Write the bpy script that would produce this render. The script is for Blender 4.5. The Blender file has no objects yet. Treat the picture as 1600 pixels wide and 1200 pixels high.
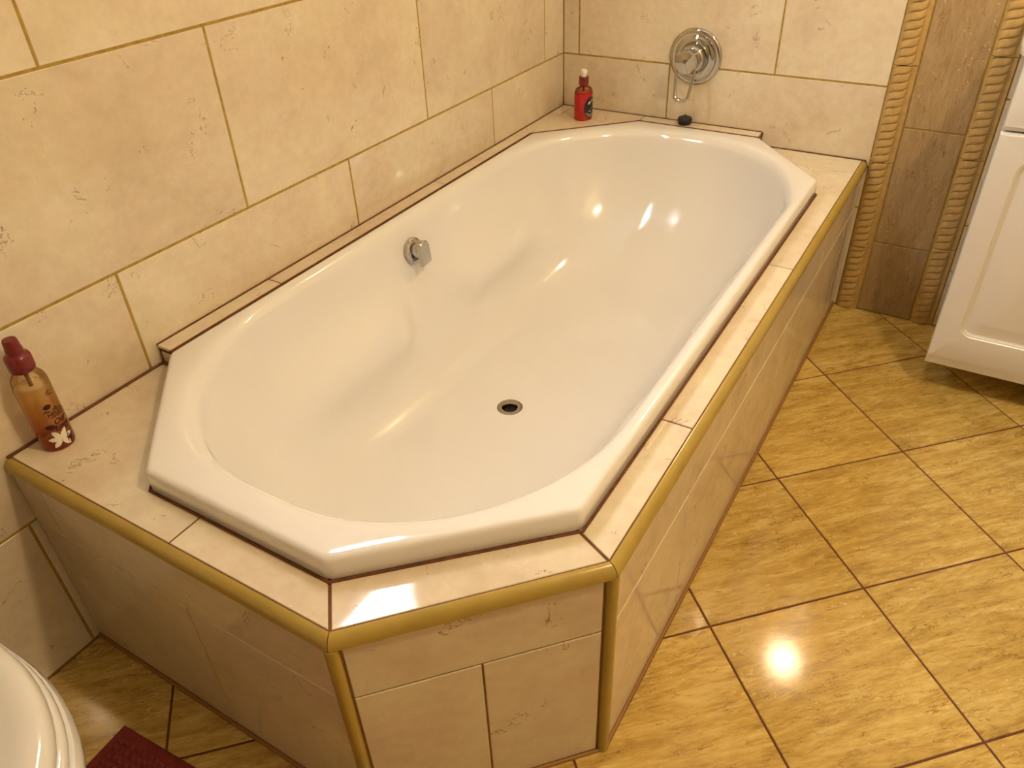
import bpy, bmesh, math, random
from mathutils import Vector, Matrix
random.seed(7)
scene = bpy.context.scene
COL = scene.collection
PI = math.pi

# ------------------------------------------------------------------ camera
cam_d = bpy.data.cameras.new('camera')
cam = bpy.data.objects.new('camera', cam_d)
COL.objects.link(cam)
RW = ((0.85811521, 0.51222305, -0.03557854), (-0.27704011, 0.52023073, 0.80784205), (0.43230437, -0.68336486, 0.58832423))
M3 = Matrix(RW).transposed()
cam.matrix_world = Matrix.Translation((1.2099, -2.3009, 1.2593)) @ M3.to_4x4()
cam_d.sensor_width = 36.0
cam_d.lens = 1218.33 / 1600 * 36
cam_d.clip_start = 0.02
scene.camera = cam
# ------------------------------------------------------------------ world, exposure
w = bpy.data.worlds.new('world')
scene.world = w
w.use_nodes = True
w.node_tree.nodes['Background'].inputs[0].default_value = (1.0, 0.8, 0.55, 1)
w.node_tree.nodes['Background'].inputs[1].default_value = 0.0
vs = scene.view_settings
vs.view_transform = 'Standard'
vs.look = 'None'
vs.gamma = 1.0
vs.use_curve_mapping = False
vs.exposure = 0.29
LAMP_COL = (1.0, 0.78, 0.46, 1)
WALL_LAMP_POWER = 70.0      # emission of the globe on the back wall
CEIL_LAMP_POWER = 300.0      # emission of the ceiling dome
WINDOW_POWER = 27.0

# room extents
RX, RY, RZ = 2.25, -3.45, 2.42
ZD, ZL, ZR = 0.453, 0.4925, 0.4950           # deck top, raised ledge top, tub rim top
TW, TH, G = 0.607, 0.335, 0.0042            # wall tile module and joint

# ================================================================== helpers
def tag(o, label=None, cat=None, group=None, kind=None):
    if label: o['label'] = label
    if cat: o['category'] = cat
    if group: o['group'] = group
    if kind: o['kind'] = kind
    return o

def empty(name, loc=(0, 0, 0), rz=0):
    o = bpy.data.objects.new(name, None)
    COL.objects.link(o)
    o.location = loc
    o.rotation_euler = (0, 0, rz)
    o.empty_display_size = 0.05
    return o

def new_obj(name, me, parent=None, matrix=None):
    o = bpy.data.objects.new(name, me)
    COL.objects.link(o)
    if parent: o.parent = parent
    if matrix is not None: o.matrix_local = matrix
    return o

def mesh(name, verts, faces, mat, smooth=False):
    me = bpy.data.meshes.new(name)
    me.from_pydata([tuple(v) for v in verts], [], faces)
    me.update()
    if smooth:
        for p in me.polygons: p.use_smooth = True
    if mat: me.materials.append(mat)
    return me

def bm_mesh(name, bm, mat, smooth=False, normals=True):
    if normals: bmesh.ops.recalc_face_normals(bm, faces=bm.faces[:])
    me = bpy.data.meshes.new(name)
    bm.to_mesh(me); bm.free()
    if smooth:
        for p in me.polygons: p.use_smooth = True
    if mat: me.materials.append(mat)
    return me

def auto_smooth(me, deg=35):
    bm = bmesh.new(); bm.from_mesh(me)
    for f in bm.faces: f.smooth = True
    for e in bm.edges:
        if len(e.link_faces) == 2 and e.calc_face_angle(0) > math.radians(deg): e.smooth = False
    bm.to_mesh(me); bm.free()
    return me

def box_bm(bm, x0, x1, y0, y1, z0, z1):
    v = [bm.verts.new(p) for p in ((x0,y0,z0),(x1,y0,z0),(x1,y1,z0),(x0,y1,z0),(x0,y0,z1),(x1,y0,z1),(x1,y1,z1),(x0,y1,z1))]
    for f in ((0,3,2,1),(4,5,6,7),(0,1,5,4),(1,2,6,5),(2,3,7,6),(3,0,4,7)): bm.faces.new([v[i] for i in f])

def bev_box(name, x0, x1, y0, y1, z0, z1, mat, b=0.004, seg=2):
    bm = bmesh.new()
    box_bm(bm, x0, x1, y0, y1, z0, z1)
    bmesh.ops.bevel(bm, geom=bm.edges[:], offset=b, segments=seg, profile=0.5, affect='EDGES')
    return auto_smooth(bm_mesh(name, bm, mat), 50)

def inset(poly, d):
    n = len(poly); out = []
    for i in range(n):
        p0, p1, p2 = Vector(poly[i-1]), Vector(poly[i]), Vector(poly[(i+1) % n])
        e1, e2 = (p1-p0).normalized(), (p2-p1).normalized()
        n1, n2 = Vector((-e1.y, e1.x)), Vector((-e2.y, e2.x))
        k = 1 + n1.dot(n2)
        out.append(p1 + (n1+n2) * (d / max(k, 0.2)))
    return out

def slab(name, poly, t, mat, b=0.0012):
    """prism of a CCW polygon in local xy, top at z=0, a small bevel round the top edge"""
    n = len(poly)
    top = inset(poly, b)
    vs_ = [(p[0], p[1], -t) for p in poly] + [(p[0], p[1], -b) for p in poly] + [(p[0], p[1], 0) for p in top]
    fs = [tuple(reversed(range(n))), tuple(range(2*n, 3*n))]
    for i in range(n):
        j = (i+1) % n
        fs.append((i, j, n+j, n+i)); fs.append((n+i, n+j, 2*n+j, 2*n+i))
    return mesh(name, vs_, fs, mat)

_rect = {}
def rect_slab(w_, h_, mat, t=0.007):
    k = (round(w_, 4), round(h_, 4), mat.name)
    if k not in _rect: _rect[k] = slab('tile', [(-w_/2,-h_/2),(w_/2,-h_/2),(w_/2,h_/2),(-w_/2,h_/2)], t, mat)
    return _rect[k]

def frame_mat(o, u, v, n):
    m = Matrix.Identity(4)
    for i in range(3):
        m[i][0], m[i][1], m[i][2], m[i][3] = u[i], v[i], n[i], o[i]
    return m

def loft(rings, close=True, cap0=False, cap1=False):
    n = len(rings[0]); vs_ = [p for r in rings for p in r]; fs = []
    for k in range(len(rings)-1):
        for i in range(n if close else n-1):
            j = (i+1) % n
            fs.append((k*n+i, k*n+j, (k+1)*n+j, (k+1)*n+i))
    if cap0: fs.append(tuple(reversed(range(n))))
    if cap1: fs.append(tuple(range((len(rings)-1)*n, len(rings)*n)))
    return vs_, fs

def lathe(name, prof, mat, seg=32, sx=1.0, sy=1.0, cap0=True, cap1=True, sharp=40):
    rings = [[(r*math.cos(2*PI*i/seg)*sx, r*math.sin(2*PI*i/seg)*sy, z) for i in range(seg)] for r, z in prof]
    vs_, fs = loft(rings, True, cap0, cap1)
    return auto_smooth(mesh(name, vs_, fs, mat), sharp)

def tube(name, pts, r, mat, seg=10, closed=False, caps=True):
    pts = [Vector(p) for p in pts]; n = len(pts); rings = []
    for i, p in enumerate(pts):
        a = pts[i-1] if (i > 0 or closed) else p
        b = pts[(i+1) % n] if (i < n-1 or closed) else p
        d = (b-a).normalized()
        up = Vector((0, 0, 1)) if abs(d.z) < 0.9 else Vector((0, 1, 0))
        s = d.cross(up).normalized(); t = s.cross(d).normalized()
        rr = r[i] if isinstance(r, (list, tuple)) else r
        rings.append([tuple(p + s*(rr*math.cos(2*PI*k/seg)) + t*(rr*math.sin(2*PI*k/seg))) for k in range(seg)])
    if closed: rings.append(rings[0])
    vs_, fs = loft(rings, True, caps and not closed, caps and not closed)
    return auto_smooth(mesh(name, vs_, fs, mat), 50)

# ================================================================== materials
class NT:
    def __init__(s, name):
        s.m = bpy.data.materials.new(name); s.m.use_nodes = True
        s.t = s.m.node_tree; s.b = s.t.nodes['Principled BSDF']
    def n(s, typ, ins=None, **kw):
        nd = s.t.nodes.new(typ)
        for k, v in kw.items(): setattr(nd, k, v)
        for k, v in (ins or {}).items():
            if isinstance(v, bpy.types.NodeSocket): s.t.links.new(v, nd.inputs[k])
            else: nd.inputs[k].default_value = v
        return nd
    def link(s, a, b): s.t.links.new(a, b)
    def math(s, op, a, b=None, clamp=False):
        ins = {0: a}
        if b is not None: ins[1] = b
        return s.n('ShaderNodeMath', ins, operation=op, use_clamp=clamp).outputs[0]
    def mix(s, fac, a, b, blend='MIX'):
        nd = s.n('ShaderNodeMix', data_type='RGBA', blend_type=blend)
        for k, v in ((0, fac), (6, a), (7, b)):
            if isinstance(v, bpy.types.NodeSocket): s.t.links.new(v, nd.inputs[k])
            else: nd.inputs[k].default_value = v
        return nd.outputs[2]
    def ramp(s, fac, stops):
        nd = s.n('ShaderNodeValToRGB', {0: fac})
        cr = nd.color_ramp
        while len(cr.elements) < len(stops): cr.elements.new(0.5)
        for e, (p, c) in zip(cr.elements, stops):
            e.position = p; e.color = c if len(c) == 4 else (*c, 1)
        return nd.outputs[0]
    def coords(s, scale=(1, 1, 1)):
        """object coordinates shifted by a per-object random offset"""
        tc = s.n('ShaderNodeTexCoord'); oi = s.n('ShaderNodeObjectInfo')
        off = s.n('ShaderNodeVectorMath', {0: oi.outputs['Random'], 1: (37.0, 53.0, 11.0)}, operation='MULTIPLY')
        ad = s.n('ShaderNodeVectorMath', {0: tc.outputs['Object'], 1: off.outputs[0]}, operation='ADD')
        s.rand = oi.outputs['Random']
        if scale == (1, 1, 1): return ad.outputs[0]
        return s.n('ShaderNodeVectorMath', {0: ad.outputs[0], 1: scale}, operation='MULTIPLY').outputs[0]
    def noise(s, vec, scale, detail=4, rough=0.55, dist=0.0):
        return s.n('ShaderNodeTexNoise', {'Vector': vec, 'Scale': scale, 'Detail': detail, 'Roughness': rough, 'Distortion': dist}).outputs[0]
    def bump(s, h, strength, dist=0.001):
        nd = s.n('ShaderNodeBump', {'Height': h, 'Strength': strength, 'Distance': dist})
        s.link(nd.outputs[0], s.b.inputs['Normal'])

def setin(b, **kw):
    for k, v in kw.items(): b.inputs[k.replace('_', ' ')].default_value = v

def plain(name, col, rough=0.4, metal=0.0, coat=0.0, var=0.06, scale=30.0):
    m = NT(name)
    c = (*col, 1)
    n_ = m.noise(m.coords(), scale, 3)
    d = (col[0]*(1-var), col[1]*(1-var), col[2]*(1-var), 1)
    m.link(m.ramp(n_, [(0.35, d), (0.65, c)]), m.b.inputs['Base Color'])
    setin(m.b, Roughness=rough, Metallic=metal, Coat_Weight=coat)
    m.b.inputs['Coat Roughness'].default_value = 0.05
    return m.m

def mk_marble():
    m = NT('cream_marble_tile')
    v = m.coords()
    base = m.ramp(m.noise(v, 5.0, 5, 0.6, 0.4), [(0.34, (0.62, 0.505, 0.345)), (0.46, (0.70, 0.575, 0.415)), (0.55, (0.71, 0.615, 0.435)), (0.68, (0.765, 0.665, 0.50))])
    fine = m.noise(v, 45.0, 4, 0.6)
    base = m.mix(0.22, base, m.ramp(fine, [(0.3, (0.52, 0.43, 0.31)), (0.7, (0.80, 0.73, 0.59))]))
    # short dark cracks and pits
    cr = m.noise(v, 9.0, 6, 0.66, 0.9)
    d = m.math('ABSOLUTE', m.math('SUBTRACT', cr, 0.5))
    line = m.math('LESS_THAN', d, 0.0042)
    mask = m.math('GREATER_THAN', m.noise(v, 15.0, 2, 0.5), 0.625)
    crack = m.math('MULTIPLY', line, mask)
    base = m.mix(m.math('MULTIPLY', crack, 0.75), base, (0.20, 0.12, 0.055, 1))
    # pale veins
    d2 = m.math('ABSOLUTE', m.math('SUBTRACT', m.noise(v, 6.0, 6, 0.65, 0.9), 0.47))
    vein = m.math('MULTIPLY', m.math('LESS_THAN', d2, 0.004), m.math('GREATER_THAN', m.noise(v, 9.0, 2), 0.55))
    base = m.mix(m.math('MULTIPLY', vein, 0.25), base, (0.82, 0.76, 0.64, 1))
    hs = m.n('ShaderNodeHueSaturation', {'Color': base, 'Value': m.math('ADD', m.math('MULTIPLY', m.rand, 0.08), 0.96)})
    m.link(hs.outputs[0], m.b.inputs['Base Color'])
    setin(m.b, Roughness=0.06, IOR=1.54)
    m.bump(fine, 0.03, 0.001)
    return m.m

def mk_travertine(name, dark, mid, light, streak=(1.6, 11.0, 1.0), spots=True):
    m = NT(name)
    v = m.coords(streak)
    vi = m.coords()
    s1 = m.noise(v, 4.6, 7, 0.66, 0.7)
    base = m.ramp(s1, [(0.3, dark), (0.5, mid), (0.72, light)])
    fine = m.noise(m.coords((streak[0]*6, streak[1]*5, 1)), 4.0, 5, 0.7)
    base = m.mix(0.35, base, m.ramp(fine, [(0.3, dark), (0.7, light)]))
    d = m.math('ABSOLUTE', m.math('SUBTRACT', m.noise(v, 4.5, 6, 0.65, 1.0), 0.5))
    ln = m.math('MULTIPLY', m.math('LESS_THAN', d, 0.008), m.math('GREATER_THAN', m.noise(v, 5.0, 2), 0.5))
    base = m.mix(m.math('MULTIPLY', ln, 0.7), base, (dark[0]*0.6, dark[1]*0.5, dark[2]*0.4, 1))
    # pale mineral flecks gathered in bands
    fl = m.math('GREATER_THAN', m.noise(vi, 130.0, 4, 0.65), 0.62)
    band = m.math('GREATER_THAN', m.noise(v, 3.2, 3, 0.55), 0.56)
    base = m.mix(m.math('MULTIPLY', m.math('MULTIPLY', fl, band), 0.45), base, (0.80, 0.68, 0.42, 1))
    if spots:
        sp = m.noise(vi, 9.0, 6, 0.75)
        sp = m.ramp(sp, [(0.68, (0, 0, 0)), (0.76, (1, 1, 1))])
        base = m.mix(m.math('MULTIPLY', sp, 0.7), base, (0.78, 0.68, 0.55, 1))
    hs = m.n('ShaderNodeHueSaturation', {'Color': base, 'Value': m.math('ADD', m.math('MULTIPLY', m.rand, 0.18), 0.90)})
    m.link(hs.outputs[0], m.b.inputs['Base Color'])
    setin(m.b, Roughness=0.11, IOR=1.52)
    m.bump(fine, 0.035, 0.001)
    return m.m

MARBLE = mk_marble()
FLOORT = mk_travertine('golden_travertine_tile', (0.29, 0.155, 0.024), (0.56, 0.365, 0.080), (0.76, 0.58, 0.21), (1.7, 9.0, 1.0))
COLT = mk_travertine('brown_travertine_tile', (0.31, 0.20, 0.09), (0.40, 0.275, 0.14), (0.50, 0.36, 0.20), (9.0, 1.9, 1.0))
ROPE = plain('mustard_glazed_rope', (0.55, 0.36, 0.125), 0.28, var=0.18, scale=60)
NOSE = plain('mustard_glazed_trim', (0.42, 0.29, 0.06), 0.16, var=0.10, scale=20)
GROUT_W = plain('mustard_grout', (0.43, 0.28, 0.05), 0.85, var=0.3, scale=60)
GROUT_S = plain('ochre_brown_grout', (0.30, 0.15, 0.035), 0.85, var=0.3, scale=60)
GROUT_D = plain('dark_brown_grout', (0.17, 0.055, 0.016), 0.85, var=0.4, scale=60)
GROUT_F = plain('red_brown_grout', (0.15, 0.045, 0.018), 0.85, var=0.3, scale=60)
ENAMEL = plain('white_enamel', (0.79, 0.765, 0.725), 0.10, coat=0.4, var=0.01, scale=3)
PORC = plain('white_porcelain', (0.74, 0.71, 0.65), 0.12, coat=0.4, var=0.02, scale=4)
CHROME = plain('polished_chrome', (0.50, 0.48, 0.45), 0.06, metal=1.0, var=0.03, scale=8)
WHITE = plain('white_lacquer', (0.76, 0.74, 0.71), 0.24, var=0.015, scale=4)
PAINT = plain('warm_white_paint', (0.76, 0.71, 0.62), 0.8, var=0.02, scale=3)
BLACK = plain('black_rubber', (0.012, 0.012, 0.02), 0.45, var=0.2)
DRKRED = plain('dark_red_plastic', (0.17, 0.012, 0.014), 0.25, var=0.1)
NOZZLE = plain('cream_plastic', (0.85, 0.80, 0.68), 0.3)
DARK = plain('dark_metal', (0.05, 0.03, 0.015), 0.5)
MATRED = plain('red_brown_cotton', (0.19, 0.018, 0.013), 0.95, var=0.35, scale=90)
INK = plain('dark_ink', (0.045, 0.006, 0.008), 0.9)
INKW = plain('white_ink', (0.82, 0.78, 0.66), 0.5)
LBLACK = plain('label_black', (0.018, 0.013, 0.018), 0.35, var=0.3)
LGREY = plain('label_grey', (0.26, 0.22, 0.16), 0.4, var=0.3)
LLIL = plain('label_lilac', (0.55, 0.50, 0.58), 0.4)

def emissive(name, col, strength):
    m = NT(name)
    n_ = m.noise(m.coords(), 3.0, 2)
    m.link(m.mix(m.math('MULTIPLY', n_, 0.1), col, (col[0]*0.95, col[1]*0.95, col[2]*0.95, 1)), m.b.inputs['Emission Color'])
    setin(m.b, Roughness=0.4)
    m.b.inputs['Base Color'].default_value = (0.8, 0.8, 0.8, 1)
    m.b.inputs['Emission Strength'].default_value = strength
    return m.m
GLOBE = emissive('lit_opal_globe', LAMP_COL, WALL_LAMP_POWER)
DOME = emissive('lit_opal_dome', LAMP_COL, CEIL_LAMP_POWER)
FROST = emissive('daylit_frosted_glass', (0.86, 0.93, 1.0, 1), WINDOW_POWER)

def mk_clear(name, tint, gloss_rough=0.08):
    m = NT(name); t = m.t
    tr = m.n('ShaderNodeBsdfTransparent', {0: (*tint, 1)})
    gl = m.n('ShaderNodeBsdfGlossy', {'Color': (1, 1, 1, 1), 'Roughness': gloss_rough})
    fr = m.n('ShaderNodeFresnel', {'IOR': 1.45})
    mx = m.n('ShaderNodeMixShader', {0: fr.outputs[0], 1: tr.outputs[0], 2: gl.outputs[0]})
    m.link(mx.outputs[0], t.nodes['Material Output'].inputs['Surface'])
    t.nodes.remove(m.b)
    return m.m
CLEAR = mk_clear('clear_plastic', (0.97, 0.93, 0.84))

def mk_liquid():
    m = NT('amber_to_red_liquid'); t = m.t
    tc = m.n('ShaderNodeTexCoord')
    z = m.n('ShaderNodeSeparateXYZ', {0: tc.outputs['Object']}).outputs[2]
    k = m.math('DIVIDE', z, 0.125, True)
    c = m.ramp(k, [(0.0, (0.78, 0.07, 0.012)), (0.17, (0.82, 0.15, 0.018)), (0.36, (0.90, 0.42, 0.07)), (0.65, (0.95, 0.66, 0.22)), (1.0, (0.97, 0.82, 0.48))])
    m.link(c, m.b.inputs['Base Color'])
    setin(m.b, Roughness=0.2)
    tr = m.n('ShaderNodeBsdfTransparent', {0: m.mix(0.55, c, (1, 0.98, 0.92, 1))})
    mx = m.n('ShaderNodeMixShader', {0: 0.34, 1: tr.outputs[0], 2: m.b.outputs[0]})
    m.link(mx.outputs[0], t.nodes['Material Output'].inputs['Surface'])
    return m.m
AMBER = mk_liquid()
REDLIQ = plain('red_liquid_soap', (0.46, 0.002, 0.003), 0.2, coat=0.2, var=0.12, scale=20)

# ================================================================== structure: walls
def wall_tiles(parent, o, u, v, n, length, rows, exclude=None, mat=None):
    """o origin on the wall plane; rows = list of (z0, z1, [joints])"""
    for z0, z1, js in rows:
        for a, b in zip(js[:-1], js[1:]):
            w_, h_ = b-a-G, z1-z0-G
            if w_ < 0.004 or h_ < 0.004: continue
            if exclude and exclude(a, b, z0, z1): continue
            c = Vector(o) + Vector(u)*((a+b)/2) + Vector(v)*((z0+z1)/2)
            new_obj('tile', rect_slab(w_, h_, mat or MARBLE), parent, frame_mat(c, u, v, n))

def joints(lo, hi, first):
    k = math.ceil((lo-first)/TW + 1e-6)
    out = [lo]
    x = first + k*TW
    while x < hi-0.01:
        if x > lo+0.01: out.append(x)
        x += TW
    return out + [hi]

zrows = [0.0] + [0.317 + TH*i for i in range(7)]
zrows[-1] = RZ if zrows[-1] > RZ else zrows[-1]
if zrows[-1] < RZ-0.01: zrows.append(RZ)
JA, JB = -1.3336, -1.6385     # joint phases on the left wall

# window opening in the left wall
WY0, WY1, WZ0, WZ1 = -1.455, -1.03, 1.485, 2.10
bm = bmesh.new()
for y0, y1, z0, z1 in ((RY, WY0, -0.1, RZ), (WY1, 0.0, -0.1, RZ), (WY0, WY1, -0.1, WZ0), (WY0, WY1, WZ1, RZ)):
    box_bm(bm, -0.14, -0.0009, y0, y1, z0, z1)
wl = new_obj('wall_left', bm_mesh('wall_left', bm, GROUT_W)); tag(wl, 'long wall of cream marbled tiles beside the bathtub', 'wall', kind='structure')
ZW = zrows[4]      # tiling height on the window wall sections
rows = []
for i in range(len(zrows)-1):
    ph = JB if i % 2 == 1 else JA
    rows.append((zrows[i], zrows[i+1], joints(RY, 0.0, ph)))
def win_ex(a, b, z0, z1): return a < WY1 and b > WY0 and z1 > WZ0 and z0 < WZ1
wall_tiles(wl, (0, 0, 0), (0, 1, 0), (0, 0, 1), (1, 0, 0), None, rows, win_ex)

# window
win = empty('window_left_offscreen', (0, (WY0+WY1)/2, WZ0)); tag(win, 'small frosted window high in the tiled wall above the bathtub', 'window', kind='structure')
hw, hh = (WY1-WY0)/2, WZ1-WZ0
for nm, a in (('jamb', (-hw, -hw+0.035, 0, hh)), ('jamb', (hw-0.035, hw, 0, hh)), ('sill', (-hw, hw, 0, 0.035)), ('head', (-hw, hw, hh-0.035, hh))):
    new_obj(nm, bev_box(nm, -0.06, 0.012, a[0], a[1], a[2], a[3], WHITE, 0.003), win)
new_obj('pane_offscreen', bev_box('pane_offscreen', -0.03, -0.024, -hw+0.03, hw-0.03, 0.03, hh-0.03, FROST, 0.001, 1), win)

# back wall with the decorative column
X0, X1, X2, X3, X4 = 0.957, 1.017, 1.168, 1.170, 1.228
bm = bmesh.new(); box_bm(bm, -0.14, RX+0.14, 0.0009, 0.14, -0.1, RZ)
wb = new_obj('wall_back', bm_mesh('wall_back', bm, GROUT_W)); tag(wb, 'end wall of cream marbled tiles carrying the chrome bath mixer', 'wall', kind='structure')
BA, BB = 0.054, 0.354
rows, rows2 = [], []
for i in range(len(zrows)-1):
    ph = BB if i % 2 == 1 else BA
    rows.append((zrows[i], zrows[i+1], joints(0.0, X0, ph)))
    rows2.append((zrows[i], zrows[i+1], joints(X4, RX, ph)))
wall_tiles(wb, (0, 0, 0), (1, 0, 0), (0, 0, 1), (0, -1, 0), None, rows)
wall_tiles(wb, (0, 0, 0), (1, 0, 0), (0, 0, 1), (0, -1, 0), None, rows2)
zc = [0.0, 0.224] + [0.224 + 0.330*i for i in range(1, 7)] + [RZ]
wall_tiles(wb, (0, -0.001, 0), (1, 0, 0), (0, 0, 1), (0, -1, 0), None, [(a, b, [X1, X2]) for a, b in zip(zc[:-1], zc[1:])], mat=COLT)

LIST_L, LIST_W = 0.2540, X1 - X0
def rope_mesh(length):
    nu, nv = 30, int(length/0.0016)
    pitch = 0.0211
    vs_, fs = [], []
    W = LIST_W - 0.002
    uc, hwid = -0.004, 0.0215
    for j in range(nv+1):
        v = (length-0.002)*j/nv
        for i in range(nu+1):
            u = -W/2 + W*i/nu
            t = (u-uc)/hwid
            h = 0.0035
            if abs(t) < 1:
                prof = math.sqrt(max(0.0, 1-t*t))
                vg = 0.0030*t + 0.0062*t**3
                ph = ((v - vg)/pitch) % 1.0
                d = min(ph, 1-ph)
                lob = 0.80 + 0.20*math.sin(PI*min(1.0, max(0.0, 1-(1-ph)**1.6)))**0.6
                lob *= 1 - 0.42*math.exp(-(d/0.062)**2)
                h += 0.0115*(prof**0.8)*lob
            elif u > uc+hwid+0.006 and u < uc+hwid+0.0085: h -= 0.0016
            vs_.append((u, v, h))
    for j in range(nv):
        for i in range(nu):
            a = j*(nu+1)+i
            fs.append((a, a+1, a+nu+2, a+nu+1))
    # skirt
    bm = bmesh.new()
    bv = [bm.verts.new(p) for p in vs_]
    for f in fs: bm.faces.new([bv[k] for k in f])
    be = [e for e in bm.edges if len(e.link_faces) == 1]
    r = bmesh.ops.extrude_edge_only(bm, edges=be)
    for g in r['geom']:
        if isinstance(g, bmesh.types.BMVert): g.co.z = -0.004
    return bm_mesh('rope_border', bm, ROPE, smooth=True)
RM = rope_mesh(LIST_L)
for xc, zoff in (((X0+X1)/2, 0.203), ((X3+X4)/2, 0.2425)):
    z = zoff
    while z < RZ-0.05:
        me = RM if z + LIST_L <= RZ else rope_mesh(RZ-z)
        new_obj('rope_border', me, wb, frame_mat((xc, 0, z), (1, 0, 0), (0, 0, 1), (0, -1, 0)))
        z += LIST_L
    me = rope_mesh(zoff)
    new_obj('rope_border', me, wb, frame_mat((xc, 0, 0), (1, 0, 0), (0, 0, 1), (0, -1, 0)))

# right and front walls (behind and beside the photographer), ceiling
bm = bmesh.new(); box_bm(bm, RX+0.0009, RX+0.14, RY-0.14, 0.0, -0.1, RZ)
wr = new_obj('wall_right', bm_mesh('wall_right', bm, GROUT_W)); tag(wr, 'side wall of cream marbled tiles past the white vanity', 'wall', kind='structure')
rows = [(zrows[i], zrows[i+1], joints(RY, 0.0, JB if i % 2 else JA)) for i in range(len(zrows)-1)]
wall_tiles(wr, (RX, 0, 0), (0, -1, 0), (0, 0, 1), (-1, 0, 0), None, [(a, b, [-x for x in reversed(j)]) for a, b, j in rows])
bm = bmesh.new(); box_bm(bm, -0.14, RX, RY-0.14, RY-0.0009, -0.1, RZ)
wf = new_obj('wall_front', bm_mesh('wall_front', bm, GROUT_W)); tag(wf, 'near wall of cream marbled tiles facing the bathtub end', 'wall', kind='structure')
rows = [(zrows[i], zrows[i+1], joints(0.0, RX, BB if i % 2 else BA)) for i in range(len(zrows)-1)]
wall_tiles(wf, (0, RY, 0), (-1, 0, 0), (0, 0, 1), (0, 1, 0), None, [(a, b, [-x for x in reversed(j)]) for a, b, j in rows])
bm = bmesh.new(); box_bm(bm, -0.14, RX+0.14, RY-0.14, 0.14, RZ, RZ+0.1)
tag(new_obj('ceiling', bm_mesh('ceiling', bm, PAINT)), 'plain warm white painted ceiling over the bathroom', 'ceiling', kind='structure')

# unseen dark door, added behind the photographer to darken chrome reflections and cut bounce
WOOD = plain('dark_stained_wood', (0.10, 0.045, 0.018), 0.35, var=0.4, scale=12)
d1 = empty('added_door_offscreen', (1.55, RY, 0)); tag(d1, 'unseen dark wooden door added to the near tiled wall for darker reflections', 'door', kind='structure')
new_obj('leaf', bev_box('leaf', -0.40, 0.40, 0.004, 0.030, 0.004, 2.02, WOOD, 0.004), d1)
for a_ in ((-0.47, -0.402, 0.0, 2.09), (0.402, 0.47, 0.0, 2.09), (-0.402, 0.402, 2.022, 2.09)):
    new_obj('door_frame', bev_box('door_frame', a_[0], a_[1], 0.003, 0.040, a_[2]+0.001, a_[3], WOOD, 0.004), d1)
new_obj('door_handle', tube('door_handle', [(-0.34, 0.028, 1.02), (-0.34, 0.070, 1.02), (-0.33, 0.078, 1.02), (-0.23, 0.080, 1.02)], 0.009, CHROME, 10), d1)

# floor with diagonal tiles
bm = bmesh.new(); box_bm(bm, -0.14, RX+0.14, RY-0.14, 0.14, -0.1, -0.0016)
fl = new_obj('floor', bm_mesh('floor', bm, GROUT_F)); tag(fl, 'floor of golden travertine tiles laid diagonally', 'floor', kind='structure')
FS, FTH, FX, FY = 0.3300, 0.7888, 1.2519, -1.0992
def clip(poly, a, b, c):          # keep a*x+b*y<=c
    out = []
    for i in range(len(poly)):
        p, q = poly[i-1], poly[i]
        dp, dq = a*p[0]+b*p[1]-c, a*q[0]+b*q[1]-c
        if (dp <= 0) != (dq <= 0):
            t = dp/(dp-dq); out.append((p[0]+t*(q[0]-p[0]), p[1]+t*(q[1]-p[1])))
        if dq <= 0: out.append(q)
    return out
e1 = (math.cos(FTH), math.sin(FTH)); e2 = (-math.sin(FTH), math.cos(FTH))
hf = (FS-0.004)/2
FULL = slab('tile', [(-hf,-hf),(hf,-hf),(hf,hf),(-hf,hf)], 0.008, FLOORT, 0.001)
def area(p): return 0.5*sum(p[i-1][0]*p[i][1]-p[i][0]*p[i-1][1] for i in range(len(p)))
for i in range(-16, 17):
    for j in range(-16, 17):
        cx = FX + (i+0.5)*FS*e1[0] + (j+0.5)*FS*e2[0]
        cy = FY + (i+0.5)*FS*e1[1] + (j+0.5)*FS*e2[1]
        if cx < -0.4 or cx > RX+0.4 or cy < RY-0.4 or cy > 0.4: continue
        wp = [(cx+e1[0]*a+e2[0]*b, cy+e1[1]*a+e2[1]*b) for a, b in ((-hf,-hf),(hf,-hf),(hf,hf),(-hf,hf))]
        if all(x < 0.90 and y > -1.88 and (x - y) < 2.50 for x, y in wp): continue   # wholly under the bath surround
        cp = wp
        for h in ((-1, 0, -0.002), (1, 0, RX-0.002), (0, 1, -0.002), (0, -1, -RY-0.002)):
            cp = clip(cp, *h) if len(cp) > 2 else []
        if len(cp) < 3 or area(cp) < 0.0008: continue
        m = Matrix.Translation((cx, cy, 0)) @ Matrix.Rotation(FTH, 4, 'Z')
        if len(cp) == 4 and abs(area(cp) - (2*hf)**2) < 1e-6: me = FULL
        else:
            mi = m.inverted()
            lp = [mi @ Vector((p[0], p[1], 0)) for p in cp]
            me = slab('tile', [(p.x, p.y) for p in lp], 0.008, FLOORT, 0.001)
        new_obj('tile', me, fl, m)

# ================================================================== bath surround
sur = empty('bath_surround', (0.47, -0.95, 0)); MS = Matrix.Translation((-0.47, 0.95, 0))
tag(sur, 'low tiled platform with mustard rounded edging built round the bathtub', 'bath surround')
def spart(name, me, m=Matrix.Identity(4)): return new_obj(name, me, sur, MS @ m)

EX, EY = 0.936, -1.9155                       # outer edge of the deck tiles
CA, CB = (0.6835, EY), (EX, -1.6465)           # the cut-off corner
cd = Vector((CB[0]-CA[0], CB[1]-CA[1])).normalized()
RN = 0.017                                      # edging radius
DF = 0.011                                      # face plane beyond the deck tile edge
OCT = [(0.275, -1.858), (0.632, -1.858), (0.882, -1.617), (0.882, -0.300), (0.660, -0.052), (0.290, -0.052), (0.045, -0.293), (0.045, -1.622)]

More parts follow.
